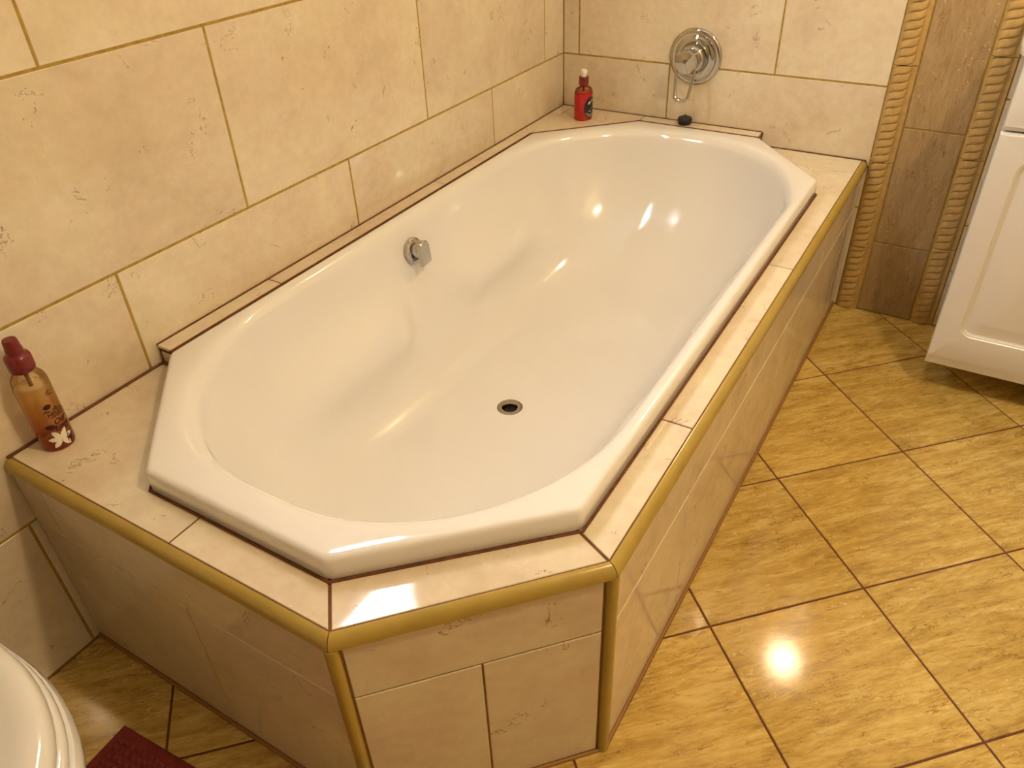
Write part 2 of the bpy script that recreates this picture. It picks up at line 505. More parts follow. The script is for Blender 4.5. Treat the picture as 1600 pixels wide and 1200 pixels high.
def edge_offset(d):
    """outer outline of the surround offset outwards by d: wall-front, front corner, right corner, right-back"""
    n2 = Vector((cd.y, -cd.x))
    t1 = math.tan(math.acos(max(-1, min(1, cd.x)))/2)
    a = (CA[0] + d*t1, CA[1]-d)
    ang = math.acos(max(-1, min(1, cd.dot(Vector((0, 1))))))
    b = (CB[0] + d, CB[1] - 0 + d*0 - d*math.tan(ang/2)*1)
    return [(0.0015, EY-d), a, b, (EX+d, -0.0015)]
# core (shows as grout between the tiles), with a hole for the tub
bm = bmesh.new()
oo = edge_offset(DF-0.002)
outer = [oo[0], oo[1], oo[2], oo[3], (0.0015, -0.0015)]
hole = inset(OCT, 0.03)
zt = ZD-0.0013
def loop(pts, z): return [bm.verts.new((p[0], p[1], z)) for p in pts]
oi = edge_offset(0.0022); inner_top = [oi[0], oi[1], oi[2], oi[3], (0.0015, -0.0015)]
ot, om, os_, ob, ht, hb = loop(inner_top, zt), loop(inner_top, ZD-RN-0.002), loop(outer, ZD-RN-0.002), loop(outer, 0.0), loop(hole, zt), loop(hole, 0.03)
es = []
for L in (ot, ht): es += [bm.edges.new((L[i-1], L[i])) for i in range(len(L))]
bmesh.ops.triangle_fill(bm, use_beauty=True, edges=es)
for T, B in ((ot, om), (om, os_), (os_, ob), (ht, hb)):
    for i in range(len(T)): bm.faces.new((T[i-1], T[i], B[i], B[i-1]))
bm.faces.new(ob); bm.faces.new(hb)
me = bm_mesh('core', bm, GROUT_D); me.materials.append(GROUT_S)
for p_ in me.polygons:
    if abs(p_.normal.z) < 0.5: p_.material_index = 1
spart('core', me)
# deck tiles
dF = Vector((0.0515, -0.0575)).normalized(); nF = Vector((-dF.y, dF.x)); JF = Vector(CA)-dF*0.095
dR = Vector((0.058, -0.0275)).normalized(); nR = Vector((-dR.y, dR.x)); JR = Vector(CB)-dR*0.075
deck = [
    [(0.002, EY), (0.3835, EY), (0.3835, -1.850), (0.282, -1.850), (0.052, -1.6165), (0.002, -1.6165)],
    [(0.3865, EY), (CA[0]-0.003, EY), (JF.x-0.003, JF.y), (0.3865, JF.y)],
    [tuple(Vector(CA)+cd*0.0022), tuple(Vector(CB)-cd*0.0024), tuple(JR-nR*0.0022), tuple(JF+nF*0.0022)],
    [(EX, CB[1]+0.0025), (EX, -1.3335), (JR.x+nR.x*0.0022, -1.3335), tuple(JR+nR*0.0022)],
    [(EX, -1.3305), (EX, -0.7235), (0.872, -0.7235), (0.872, -1.3305)],
    [(EX, -0.7205), (EX, -0.1115), (0.700, -0.1115), (0.872, -0.300), (0.872, -0.7205)],
    [(EX, -0.1085), (EX, -0.0035), (0.657, -0.0035), (0.657, -0.0600), (0.700, -0.1085)],
]
for p in deck:
    cx = sum(q[0] for q in p)/len(p); cy = sum(q[1] for q in p)/len(p)
    spart('deck_tile', slab('deck_tile', [(q[0]-cx, q[1]-cy) for q in p], 0.007, MARBLE, 0.001), Matrix.Translation((cx, cy, ZD)))
# raised ledge along the two walls
bm = bmesh.new()
lp = [(0.0015, -1.6115), (0.0375, -1.6115), (0.0375, -0.296), (0.284, -0.0455), (0.6485, -0.0455), (0.6485, -0.0015), (0.0015, -0.0015)]
a, b = loop(lp, ZD-0.004), loop(lp, ZL-0.0013)
bm.faces.new(a); bm.faces.new(b)
for i in range(len(a)): bm.faces.new((a[i-1], a[i], b[i], b[i-1]))
spart('ledge_core', bm_mesh('ledge_core', bm, GROUT_D))
ledge = [
    [(0.002, -1.6135), (0.0405, -1.6135), (0.0405, -1.3315), (0.002, -1.3315)],
    [(0.002, -1.3285), (0.0405, -1.3285), (0.0405, -0.7335), (0.002, -0.7335)],
    [(0.002, -0.7305), (0.0405, -0.7305), (0.0405, -0.2975), (0.2300, -0.1020), (0.002, -0.0925)],
    [(0.002, -0.0895), (0.0365, -0.0910), (0.0365, -0.0030), (0.002, -0.0030)],
    [(0.0395, -0.0910), (0.2330, -0.0990), (0.2855, -0.0470), (0.2855, -0.0030), (0.0395, -0.0030)],
    [(0.2885, -0.0470), (0.6510, -0.0470), (0.6510, -0.0030), (0.2885, -0.0030)],
]
for p in ledge:
    cx = sum(q[0] for q in p)/len(p); cy = sum(q[1] for q in p)/len(p)
    spart('ledge_tile', slab('ledge_tile', [(q[0]-cx, q[1]-cy) for q in p], 0.006, MARBLE, 0.0008), Matrix.Translation((cx, cy, ZL)))
spart('ledge_tile', rect_slab(0.028, 0.022, MARBLE, 0.006), frame_mat((0.022, -1.6135, 0.468), (1, 0, 0), (0, 0, 1), (0, -1, 0)))
spart('ledge_tile', rect_slab(0.034, 0.020, MARBLE, 0.006), frame_mat((0.6510, -0.022, 0.468), (0, 1, 0), (0, 0, 1), (1, 0, 0)))
# rounded edging along the deck
def nosing(i):
    prof = [(0.0024, -0.006), (0.0024, -0.0002)] + [(RN*math.sin(k*PI/2/8), -RN+RN*math.cos(k*PI/2/8)) for k in range(1, 9)] + [(RN, -RN-0.004), (DF-0.002, -RN-0.004)]
    rings = [[], []]
    for d, z in prof:
        o = edge_offset(d)
        A, B = Vector(o[i]), Vector(o[i+1])
        t = (B-A).normalized()
        A = A + t*(0.0007 if i else 0.0); B = B - t*0.0007
        rings[0].append((A.x, A.y, ZD+z)); rings[1].append((B.x, B.y, ZD+z))
    vs_, fs = loft(rings, True, True, True)
    return auto_smooth(mesh('edging', vs_, fs, NOSE), 35)
for i in range(3): spart('edging', nosing(i))
# upright rounded corner trims
fo = edge_offset(DF-0.002)
for k in (1, 2):
    spart('corner_trim', lathe('corner_trim', [(0.0095, 0.0), (0.0095, ZD-RN-0.005)], NOSE, 20), Matrix.Translation((fo[k][0], fo[k][1], 0)))
# face tiles: each run split at the joint height
fo = edge_offset(DF)
def face_run(A, B, upper, lower, ends=(0.0, 0.0)):
    A, B = Vector(A), Vector(B); L = (B-A).length
    t = (B-A).normalized(); n_ = Vector((t.y, -t.x))
    ztop = ZD-RN-0.0055
    for js, z0, z1 in ((lower, 0.004, 0.317), (upper, 0.317, ztop)):
        jj = [ends[0]] + js + [L-ends[1]]
        for a, b in zip(jj[:-1], jj[1:]):
            c = A + t*((a+b)/2)
            spart('face_tile', rect_slab(b-a-0.003, z1-z0-0.003, MARBLE), frame_mat((c.x, c.y, (z0+z1)/2), (t.x, t.y, 0), (0, 0, 1), (n_.x, n_.y, 0)))
face_run(fo[0], fo[1], [0.070], [0.375], (0.0, 0.011))
Lc = (Vector(fo[2])-Vector(fo[1])).length
face_run(fo[1], fo[2], [], [Lc/2], (0.012, 0.012))
y0 = fo[2][1]
face_run(fo[2], fo[3], [-1.03-y0, -0.42-y0], [-1.335-y0, -0.728-y0, -0.12-y0], (0.011, 0.0))
# brown sealant beads: round the tub rim and along the floor
bd = inset(OCT, -0.0012)
pts = [(p[0], p[1], ZD+0.001) for p in bd[0:5]]
pts = [(bd[7][0]+0.006, bd[7][1]+0.002, ZD+0.001)] + pts
spart('sealant', tube('sealant', pts, 0.0026, GROUT_D, 8))
lg = [(bd[7][0], bd[7][1]+0.004), bd[6], bd[5], (bd[4][0]-0.006, bd[4][1])]
spart('sealant', tube('sealant', [(p[0], p[1], ZL-0.0006) for p in lg], 0.0024, GROUT_D, 8))
spart('sealant', tube('sealant', [(0.0036, EY-0.006, ZD+0.0004), (0.0036, -1.6150, ZD+0.0004)], 0.0034, GROUT_D, 8))
spart('sealant', tube('sealant', [(0.0045, -1.6150, ZD+0.002), (0.042, -1.6150, ZD+0.002)], 0.0042, GROUT_D, 8))
spart('sealant', tube('sealant', [(0.0024, -1.6135, ZL), (0.0024, -0.0024, ZL), (0.6510, -0.0024, ZL)], 0.0022, GROUT_D, 8))
spart('sealant', tube('sealant', [(0.6530, -0.0030, ZL), (0.6530, -0.0030, ZD+0.0004), (EX+0.010, -0.0030, ZD+0.0004), (EX+RN+0.001, -0.0030, ZD-RN)], 0.0026, GROUT_D, 8))
fb = edge_offset(DF+0.002)
spart('sealant', tube('sealant', [(p[0], p[1], 0.002) for p in fb], 0.0042, plain('brown_sealant', (0.30, 0.14, 0.03), 0.5), 8))

# ================================================================== bathtub
TC = (0.4635, -0.955)
tub = empty('bathtub', (TC[0], TC[1], ZD)); MT = Matrix.Translation((-TC[0], -TC[1], -ZD))
tag(tub, 'elongated octagonal white bathtub sunk in the tiled platform', 'bathtub')
def tpart(name, me, m=Matrix.Identity(4), parent=None): return new_obj(name, me, parent or tub, (MT @ m) if parent is None else m)

def fillet_oct(d, r):
    poly = inset(OCT, d); out = []
    n = len(poly); cs = []
    for i in range(n):
        p0, p1, p2 = Vector(poly[i-1]), Vector(poly[i]), Vector(poly[(i+1) % n])
        a, b = (p0-p1).normalized(), (p2-p1).normalized()
        half = math.acos(max(-1, min(1, a.dot(b))))/2
        tl = r/math.tan(half)
        s, e = p1+a*tl, p1+b*tl
        arc = []
        for k in range(7):
            t = k/6; q = s*(1-t)**2 + p1*2*t*(1-t) + e*t*t
            arc.append(q)
        cs.append(arc)
    for i in range(n):
        out += cs[i]
        s, e = cs[i][-1], cs[(i+1) % n][0]
        k = 64 if i in (2, 6) else 20
        out += [s.lerp(e, t/k) for t in range(1, k)]
    return out
ref = fillet_oct(0.014, 0.016)
cT = Vector(TC)
phis = [math.atan2(p.y-cT.y, p.x-cT.x) for p in ref]

def contour(cx, cy, hx, hy, rx, ry, bow=0.0):
    """dense rounded rectangle with elliptical corners, polar lookup from the tub centre"""
    pts = []
    for qx, qy, a0 in ((1, 1, 0), (-1, 1, PI/2), (-1, -1, PI), (1, -1, 3*PI/2)):
        for k in range(91):
            a = a0 + k*PI/180
            pts.append(Vector((cx + qx*(hx-rx) + rx*math.cos(a), cy + qy*(hy-ry) + ry*math.sin(a))))
    dense = []
    for i in range(len(pts)):
        a, b = pts[i-1], pts[i]; k = max(1, int((b-a).length/0.004))
        dense += [a.lerp(b, t/k) for t in range(k)]
    pol = sorted((math.atan2(p.y-cT.y, p.x-cT.x), (p-cT).length) for p in dense)
    angs = [p[0] for p in pol]
    import bisect
    def R(phi):
        i = bisect.bisect_left(angs, phi); a, b = pol[i-1], pol[i % len(pol)]
        d = (b[0]-a[0]) % (2*PI); t = ((phi-a[0]) % (2*PI))/d if d > 1e-9 else 0
        return a[1] + (b[1]-a[1])*min(1, max(0, t))
    return R
Rtop = contour(0.4635, -0.955, 0.388, 0.838, 0.345, 0.40)
Rbot = contour(0.4500, -0.985, 0.200, 0.470, 0.17, 0.22)
rings = []
def ringO(d, r, z): rings.append([(p.x, p.y, z) for p in fillet_oct(d, r)])
ringO(0.020, 0.012, ZD-0.01); ringO(0.003, 0.024, ZD+0.0005); ringO(0.0, 0.026, ZD+0.004)
rr = 0.011
ringO(0.0005, 0.026, ZR-rr)
for k in range(1, 6):
    a = k*PI/2/5; ringO(0.0005 + rr*(1-math.cos(a)), 0.026-0.010*k/5, ZR-rr+rr*math.sin(a))
def ringI(f, z): rings.append([(cT.x+f(i, ph)*math.cos(ph), cT.y+f(i, ph)*math.sin(ph), z) for i, ph in enumerate(phis)])
rt = [Rtop(ph) for ph in phis]; rb = [Rbot(ph) for ph in phis]
FL = [Vector((p[0], p[1])) for p in rings[-1]]
TP = [cT + Vector((math.cos(ph), math.sin(ph)))*rt[i] for i, ph in enumerate(phis)]
NM = []
for i in range(len(TP)):
    t_ = (TP[(i+1) % len(TP)]-TP[i-1]).normalized(); NM.append(Vector((t_.y, -t_.x)))
room = [max(0.004, min(0.030, (FL[i]-TP[i]).dot(NM[i])-0.002)) for i in range(len(TP))]
LI = [TP[i]+NM[i]*room[i] for i in range(len(TP))]
rings.append([(*((FL[i]+LI[i])*0.5), ZR) for i in range(len(TP))])
for dl, dz in ((1.0, 0.0002), (0.77, 0.0009), (0.53, 0.0024), (0.33, 0.0048), (0.17, 0.0082), (0.05, 0.0122), (-0.07, 0.0172), (-0.167, 0.0230)):
    rings.append([(*(TP[i]+NM[i]*(dl*room[i] if dl > 0 else dl*0.03)), ZR-dz) for i in range(len(TP))])
ztop, zbot = ZR-0.023, 0.112
NR = 30
for k in range(1, NR+1):
    t = k/NR
    a = t*PI/2
    g = 0.72*(1-math.cos(a)) + 0.28*t
    h = 0.80*math.sin(a) + 0.20*t
    z = ztop + (zbot-ztop)*h
    row = []
    for i, ph in enumerate(phis):
        # backrests slope, the long sides stand steeper
        R_ = (rt[i]-0.005)*(1-g) + rb[i]*g
        x, y = cT.x+R_*math.cos(ph), cT.y+R_*math.sin(ph)
        dy = abs(y-cT.y); side = -1 if x > cT.x else 1
        lat = min(1.0, abs(x-cT.x)/0.22)**2
        sm = lambda e0, e1, v_: (lambda q: q*q*(3-2*q))(max(0, min(1, (v_-e0)/(e1-e0))))
        win_ = sm(0.04, 0.17, dy)*(1-sm(0.38, 0.66, dy))
        x += side*0.050*lat*win_*math.exp(-((h-0.52)/0.20)**2)
        row.append((x, y, z))
    rings.append(row)
DR = (0.405, -1.043); ZDR = 0.104
last = rings[-1]
for k in range(1, 9):
    t = k/8
    s_ = t*(2-t) if False else t
    row = []
    for p in last:
        ang = math.atan2(p[1]-DR[1], p[0]-DR[0])
        tx, ty = DR[0]+0.031*math.cos(ang), DR[1]+0.031*math.sin(ang)
        row.append((p[0]+(tx-p[0])*s_, p[1]+(ty-p[1])*s_, zbot+(ZDR-zbot)*(1-(1-t)**2)))
    rings.append(row)
rings.append([(DR[0]+(p[0]-DR[0])*0.98, DR[1]+(p[1]-DR[1])*0.98, ZDR-0.006) for p in rings[-1]])
vs_, fs = loft(rings)
me = auto_smooth(mesh('shell', vs_, fs, ENAMEL), 75)
tpart('shell', me)
dr = tpart('drain', lathe('drain', [(0.0285, -0.006), (0.0295, -0.001), (0.0285, 0.0008), (0.024, 0.0012), (0.0195, -0.0005), (0.0178, -0.004), (0.0170, -0.012), (0.0170, -0.03)], CHROME, 40, cap0=False, cap1=False), Matrix.Translation((DR[0], DR[1], ZDR)))
dr['label'] = 'round drain ring in the tub floor'
tpart('drain_cup', lathe('drain_cup', [(0.0166, -0.026), (0.0150, -0.029), (0.0, -0.0295)], DARK, 24, cap0=False, cap1=False), Matrix.Identity(4), dr)
# gap ring round the drain
tpart('drain_seal', lathe('drain_seal', [(0.0316, -0.003), (0.0316, -0.0006), (0.0293, -0.0006), (0.0293, -0.003)], DARK, 40, cap0=False, cap1=False), Matrix.Identity(4), dr)
# overflow filler spout on the long wall-side slope
SPO = Vector((0.092, -0.957, 0.413))
tilt = Matrix.Rotation(math.radians(-14), 4, 'Y')
base = frame_mat(SPO, (0, 1, 0), (0, 0, 1), (1, 0, 0))
mspo = Matrix.Translation(SPO) @ tilt @ Matrix(((0, 0, 1, 0), (1, 0, 0, 0), (0, 1, 0, 0), (0, 0, 0, 1)))
ov = tpart('overflow_filler', lathe('overflow_filler', [(0.024, -0.012), (0.0325, 0.0), (0.0325, 0.004), (0.031, 0.008), (0.0265, 0.0105), (0.018, 0.012), (0.017, 0.020), (0.015, 0.026), (0.0, 0.027)], CHROME, 36, cap1=False), mspo)
ov['label'] = 'chrome overflow filler with a flat spout plate'
pl_ = []
Wp = 0.0190
for k in range(17):
    a = PI*k/16; pl_.append((Wp*math.cos(a), 0.008+Wp*math.sin(a)))
pl_ += [(-Wp*0.98, -0.034), (Wp*0.98, -0.034)]
me = slab('spout_plate', pl_, 0.010, CHROME, 0.0020)
tpart('spout_plate', auto_smooth(me, 30), Matrix.Translation((0.002, -0.004, 0.037)) @ Matrix.Rotation(math.radians(8), 4, 'X'), ov)

# ================================================================== mixer on the back wall
mx = empty('bath_mixer', (0.430, 0.0, 0.680)); tag(mx, 'round chrome wall mixer with an open loop lever', 'mixer')
MM = Matrix(((1, 0, 0, 0), (0, 0, -1, 0), (0, 1, 0, 0), (0, 0, 0, 1)))     # local z -> -y, local y -> z
new_obj('wall_plate', lathe('wall_plate', [(0.0765, 0.0), (0.0780, 0.003), (0.0765, 0.0065), (0.072, 0.009), (0.064, 0.0105), (0.0615, 0.0095), (0.060, 0.0095), (0.055, 0.014), (0.047, 0.017), (0.043, 0.0172), (0.041, 0.015), (0.036, 0.015), (0.0, 0.015)], CHROME, 56, cap0=True, cap1=False, sharp=60), mx, MM)
bd_ = new_obj('body', lathe('body', [(0.036, 0.012), (0.036, 0.034), (0.034, 0.038), (0.030, 0.040), (0.0295, 0.044), (0.031, 0.046), (0.031, 0.056), (0.0, 0.056)], CHROME, 44, cap0=False, cap1=False), mx, MM)
new_obj('mark', bev_box('mark', -0.008, 0.008, -0.0092, -0.0085, 0.0675, 0.0695, DARK, 0.0002, 1), mx)
lv = new_obj('lever', lathe('lever', [(0.029, 0.054), (0.0315, 0.058), (0.0315, 0.080), (0.0290, 0.0855), (0.0, 0.0875)], CHROME, 44, cap0=True, cap1=False), mx, MM)
lv['label'] = 'chrome lever cap with an open loop handle'
lpts = [(-0.027, -0.010, 0.074), (-0.0262, -0.030, 0.078), (-0.0235, -0.055, 0.084), (-0.0205, -0.082, 0.091), (-0.0190, -0.093, 0.0935), (-0.013, -0.0985, 0.095), (0.0, -0.100, 0.0955), (0.013, -0.0985, 0.095), (0.0190, -0.093, 0.0935), (0.0205, -0.082, 0.091), (0.0235, -0.055, 0.084), (0.0262, -0.030, 0.078), (0.027, -0.010, 0.074)]
new_obj('loop', tube('loop', lpts, [0.0046]*4 + [0.0062]*5 + [0.0046]*4, CHROME, 12), lv)
# red and blue mark: a small dark emblem of curls on the cap
for k, (ex, ez, er) in enumerate(((-0.0035, 0.003, 0.0026), (0.0030, 0.0035, 0.0024), (-0.0005, -0.0025, 0.0022))):
    ring = [(ex+er*math.cos(2*PI*i/14), ez+er*math.sin(2*PI*i/14)+0.004, 0.0877) for i in range(14)]
    new_obj('emblem', tube('emblem', ring, 0.0007, DARK, 6, closed=True), lv)

# ================================================================== plug
pg = empty('bath_plug', (0.424, -0.0245, ZL)); tag(pg, 'small black rubber bath plug lying on the raised ledge under the mixer', 'plug')
new_obj('stopper', lathe('stopper', [(0.0165, 0.0), (0.0195, 0.002), (0.0215, 0.012), (0.0215, 0.017), (0.0195, 0.020), (0.010, 0.0212), (0.0, 0.0215)], BLACK, 32, cap1=False), pg)
new_obj('lug', tube('lug', [(-0.004, 0, 0.020), (-0.0035, 0, 0.0255), (0, 0, 0.0275), (0.0035, 0, 0.0255), (0.004, 0, 0.020)], 0.0014, BLACK, 8), pg)

# ================================================================== red soap bottle
sb = empty('soap_bottle', (0.1225, -0.1005, ZL), math.radians(-8)); tag(sb, 'red liquid soap pump bottle with an oval black label in the ledge corner', 'bottle')
AX, AY = 0.0265, 0.0320        # half depth (towards the label), half width
def oval(f, z, n=40): return [(AX*f*math.cos(2*PI*i/n), AY*f*math.sin(2*PI*i/n), z) for i in range(n)]
prof = [(0.90, 0.0), (0.97, 0.002), (1.0, 0.006), (1.0, 0.072), (0.985, 0.0805)]
vs_, fs = loft([oval(f, z) for f, z in prof], True, True, True)
new_obj('liquid', auto_smooth(mesh('liquid', vs_, fs, REDLIQ), 50), sb)['label'] = 'red soap filling the bottle'
prof2 = [(0.985, 0.081), (0.95, 0.086), (0.86, 0.0905), (0.66, 0.0945), (0.45, 0.0965), (0.38, 0.098), (0.38, 0.104)]
vs_, fs = loft([oval(f, z) for f, z in prof2])
ORANGE = mk_clear('orange_clear_plastic', (0.95, 0.68, 0.36))
new_obj('shoulder', auto_smooth(mesh('shoulder', vs_, fs, ORANGE), 60), sb)
new_obj('dip_tube', tube('dip_tube', [(0, 0, 0.074), (0, 0, 0.104)], 0.0030, DRKRED, 10), sb)
new_obj('cap', lathe('cap', [(0.0135, 0.100), (0.0148, 0.101), (0.0148, 0.124), (0.0138, 0.1255), (0.0, 0.1258)], DRKRED, 30, cap1=False), sb)
pm = new_obj('pump_head', lathe('pump_head', [(0.0075, 0.125), (0.0075, 0.133), (0.0098, 0.135), (0.0102, 0.141), (0.0085, 0.1445), (0.0, 0.1455)], NOZZLE, 24, cap1=False), sb)
nz = math.radians(150)
new_obj('nozzle', tube('nozzle', [(0, 0, 0.1405), (0.010*math.cos(nz), 0.010*math.sin(nz), 0.1415), (0.017*math.cos(nz), 0.017*math.sin(nz), 0.1385)], [0.0042, 0.0038, 0.0030], NOZZLE, 10), pm)
def oval_patch(name, poly, lift, mat, parent, n=10):
    """flat print wrapped on the oval body; poly in (arc, height) metres, convex, star-shaped about its centroid"""
    cx = sum(p[0] for p in poly)/len(poly); cz = sum(p[1] for p in poly)/len(poly)
    vs_, fs = [], []
    m_ = len(poly)
    for k in range(n+1):
        f = k/n
        for p in poly:
            a, z = cx+(p[0]-cx)*f, cz+(p[1]-cz)*f
            th = a/AY
            vs_.append(((AX+lift)*math.cos(th), (AY+lift)*math.sin(th), z))
    for k in range(n):
        for i in range(m_):
            j = (i+1) % m_; fs.append((k*m_+i, k*m_+j, (k+1)*m_+j, (k+1)*m_+i))
    o = new_obj(name, mesh(name, vs_, fs, mat, True), parent); return o
ell = [(0.026*math.cos(2*PI*i/36), 0.0375+0.0320*math.sin(2*PI*i/36)) for i in range(36)]
lab = oval_patch('label', ell, 0.0003, LBLACK, sb); lab['label'] = 'oval black label with grey foot and pale blocks'
foot = [(0.0225*math.cos(a), 0.0375+0.0285*math.sin(a)) for a in [PI*1.13+i*PI*0.74/14 for i in range(15)]]
oval_patch('label_foot', foot, 0.0006, LGREY, lab)
for q in ([(-0.012, 0.047), (-0.003, 0.051), (-0.001, 0.057), (-0.010, 0.055)], [(0.002, 0.054), (0.008, 0.055), (0.008, 0.060), (0.003, 0.0605)]):
    oval_patch('label_block', q, 0.0007, INKW, lab)
for q in ([(-0.0125, 0.0265), (0.000, 0.0275), (0.000, 0.0295), (-0.0125, 0.0285)], [(-0.002, 0.0235), (0.000, 0.0235), (0.000, 0.0285), (-0.002, 0.0285)],
          [(-0.006, 0.0340), (0.010, 0.0350), (0.010, 0.0356), (-0.006, 0.0346)]):
    oval_patch('label_line', q, 0.0008, LLIL, lab)

# ================================================================== spray bottle
sp = empty('spray_bottle', (0.0425, -1.8555, ZD)); tag(sp, 'clear body mist bottle with amber liquid and dark red spray cap', 'bottle')
BR = 0.0262
new_obj('liquid', lathe('liquid', [(0.0, 0.0012), (0.0225, 0.0012), (0.0250, 0.005), (0.0250, 0.112), (0.0245, 0.117), (0.0, 0.117)], AMBER, 36, cap0=False, cap1=False), sp)['label'] = 'amber liquid, red at the bottom'
new_obj('flask', lathe('flask', [(0.021, 0.0), (0.0248, 0.002), (BR, 0.007), (BR, 0.118), (0.0258, 0.126), (0.0235, 0.134), (0.019, 0.140), (0.013, 0.144), (0.0105, 0.146), (0.0105, 0.151)], CLEAR, 40, cap0=False, cap1=False), sp)
new_obj('dip_tube', tube('dip_tube', [(0.001, 0, 0.116), (0, 0, 0.148)], 0.0032, plain('brown_tube', (0.20, 0.09, 0.03), 0.4), 10), sp)
new_obj('spray_cap', lathe('spray_cap', [(0.0150, 0.1455), (0.0182, 0.148), (0.0190, 0.152), (0.0190, 0.170), (0.0172, 0.1745), (0.0130, 0.177), (0.0124, 0.181), (0.0128, 0.184), (0.0118, 0.187), (0.0108, 0.199), (0.0098, 0.2015), (0.0, 0.202)], DRKRED, 36, cap1=False), sp)
def wrap_me(me, r, a0, z0, sc, rot=0.0):
    for v in me.vertices:
        x, y = v.co.x*sc, v.co.y*sc
        if rot: x, y = x*math.cos(rot)-y*math.sin(rot), x*math.sin(rot)+y*math.cos(rot)
        th = a0 + x/r
        v.co = (r*math.cos(th), r*math.sin(th), z0+y)
    return me
def text_part(name, s_, parent, a0, z0, size, mat, rot=0.0, shear=0.0):
    cu = bpy.data.curves.new(name, 'FONT'); cu.body = s_; cu.size = 1.0; cu.align_x = 'CENTER'; cu.shear = shear; cu.offset = 0.03; cu.resolution_u = 3
    to = bpy.data.objects.new(name, cu); COL.objects.link(to)
    dg = bpy.context.evaluated_depsgraph_get()
    me = bpy.data.meshes.new_from_object(to.evaluated_get(dg)); bpy.data.objects.remove(to)
    me.materials.clear(); me.materials.append(mat)
    return new_obj(name, wrap_me(me, BR+0.0004, a0, z0, size, rot), parent)
def print_part(name, poly, a0, z0, mat, rot=0.0, lift=0.0004):
    n = len(poly); cx = sum(p[0] for p in poly)/n; cy = sum(p[1] for p in poly)/n
    vs_ = [(cx, cy, 0)] + [((p[0]+cx)/2, (p[1]+cy)/2, 0) for p in poly] + [(p[0], p[1], 0) for p in poly]
    fs = []
    for i in range(n):
        j = (i+1) % n
        fs.append((0, 1+i, 1+j)); fs.append((1+i, 1+n+i, 1+n+j, 1+j))
    return new_obj(name, wrap_me(mesh(name, vs_, fs, mat), BR+lift, a0, z0, 1.0, rot), sp)
A0 = math.radians(14)
text_part('lettering', 'oh', sp, A0, 0.0745, 0.009, INK)
text_part('lettering', 'HELLO', sp, A0, 0.0665, 0.0098, INK)
print_part('underline', [(-0.012, -0.0006), (0.012, -0.0006), (0.012, 0.0006), (-0.012, 0.0006)], A0, 0.0630, INK)
text_part('lettering', 'Our', sp, A0, 0.0500, 0.0135, INK, shear=0.25)
text_part('lettering', 'Love', sp, A0, 0.0385, 0.0135, INK, shear=0.25)
print_part('underline', [(-0.008, -0.0006), (0.012, -0.0006), (0.012, 0.0006), (-0.008, 0.0006)], A0, 0.0355, INK)
def leaf(L, Wd): return [(-L/2, 0), (-L/4, Wd*0.42), (0, Wd/2), (L/4, Wd*0.42), (L/2, 0), (L/4, -Wd*0.42), (0, -Wd/2), (-L/4, -Wd*0.42)]
for a, z, L, Wd, ro in ((-8, 0.0850, 0.014, 0.0095, 0.1), (-24, 0.0480, 0.019, 0.0090, -0.25)):
    print_part('leaf_print', leaf(L, Wd), math.radians(a), z, INK, ro)
for a, z, L, ro in ((-20, 0.0775, 0.010, 0.6), (-14, 0.076, 0.010, -0.6), (-10, 0.0765, 0.009, 0.2), (14, 0.108, 0.012, 0.5), (20, 0.103, 0.013, -0.2)):
    print_part('twig_print', leaf(L, 0.0018), math.radians(a), z, INK, ro)
for ro in (0.1, 0.95, 2.1, 3.0, 3.9, 5.3):
    print_part('petal_print', [(0.010+p[0], p[1]) for p in leaf(0.020, 0.0085)], A0-0.38, 0.0225, INKW, ro, 0.0003)
for dx, ro in ((-0.002, 1.4), (0.002, 1.75), (0.006, 1.3)):
    print_part('stem_print', leaf(0.020, 0.0016), A0+0.05+dx/BR, 0.0185, INK, ro, 0.0006)

# ================================================================== vanity
VX0, VX1, VYF, VZ0, VZ1 = 1.2365, 2.05, -0.36, 0.088, 0.824
va = empty('vanity_cabinet', ((VX0+VX1)/2, -0.2, VZ0)); tag(va, 'white wall-hung vanity cabinet with moulded panel doors', 'cabinet')
MV = Matrix.Translation((-(VX0+VX1)/2, 0.2, -VZ0))
def vpart(name, me, m=Matrix.Identity(4), parent=None): return new_obj(name, me, parent or va, (MV @ m) if parent is None else m)
bm = bmesh.new()
cx0, cx1, cy0, cy1, cz0, cz1 = VX0+0.002, VX1-0.002, VYF+0.021, -0.004, VZ0+0.004, VZ1
for b_ in ((cx0, cx0+0.018, cy0, cy1, cz0, cz1), (cx1-0.018, cx1, cy0, cy1, cz0, cz1), (cx0+0.018, cx1-0.018, cy0, cy1, cz0, cz0+0.018), (cx0+0.018, cx1-0.018, cy1-0.012, cy1, cz0+0.018, cz1), (cx0+0.018, cx1-0.018, cy0, cy0+0.012, cz1-0.05, cz1)):
    box_bm(bm, *b_)
vpart('carcass', bm_mesh('carcass', bm, WHITE))
def rrect(x0, x1, z0, z1, r, n=6):
    out = []
    for cx, cz, a0 in ((x1-r, z0+r, -PI/2), (x1-r, z1-r, 0), (x0+r, z1-r, PI/2), (x0+r, z0+r, PI)):
        for k in range(n+1):
            a = a0 + k*PI/2/n; out.append((cx+r*math.cos(a), cz+r*math.sin(a)))
    return out
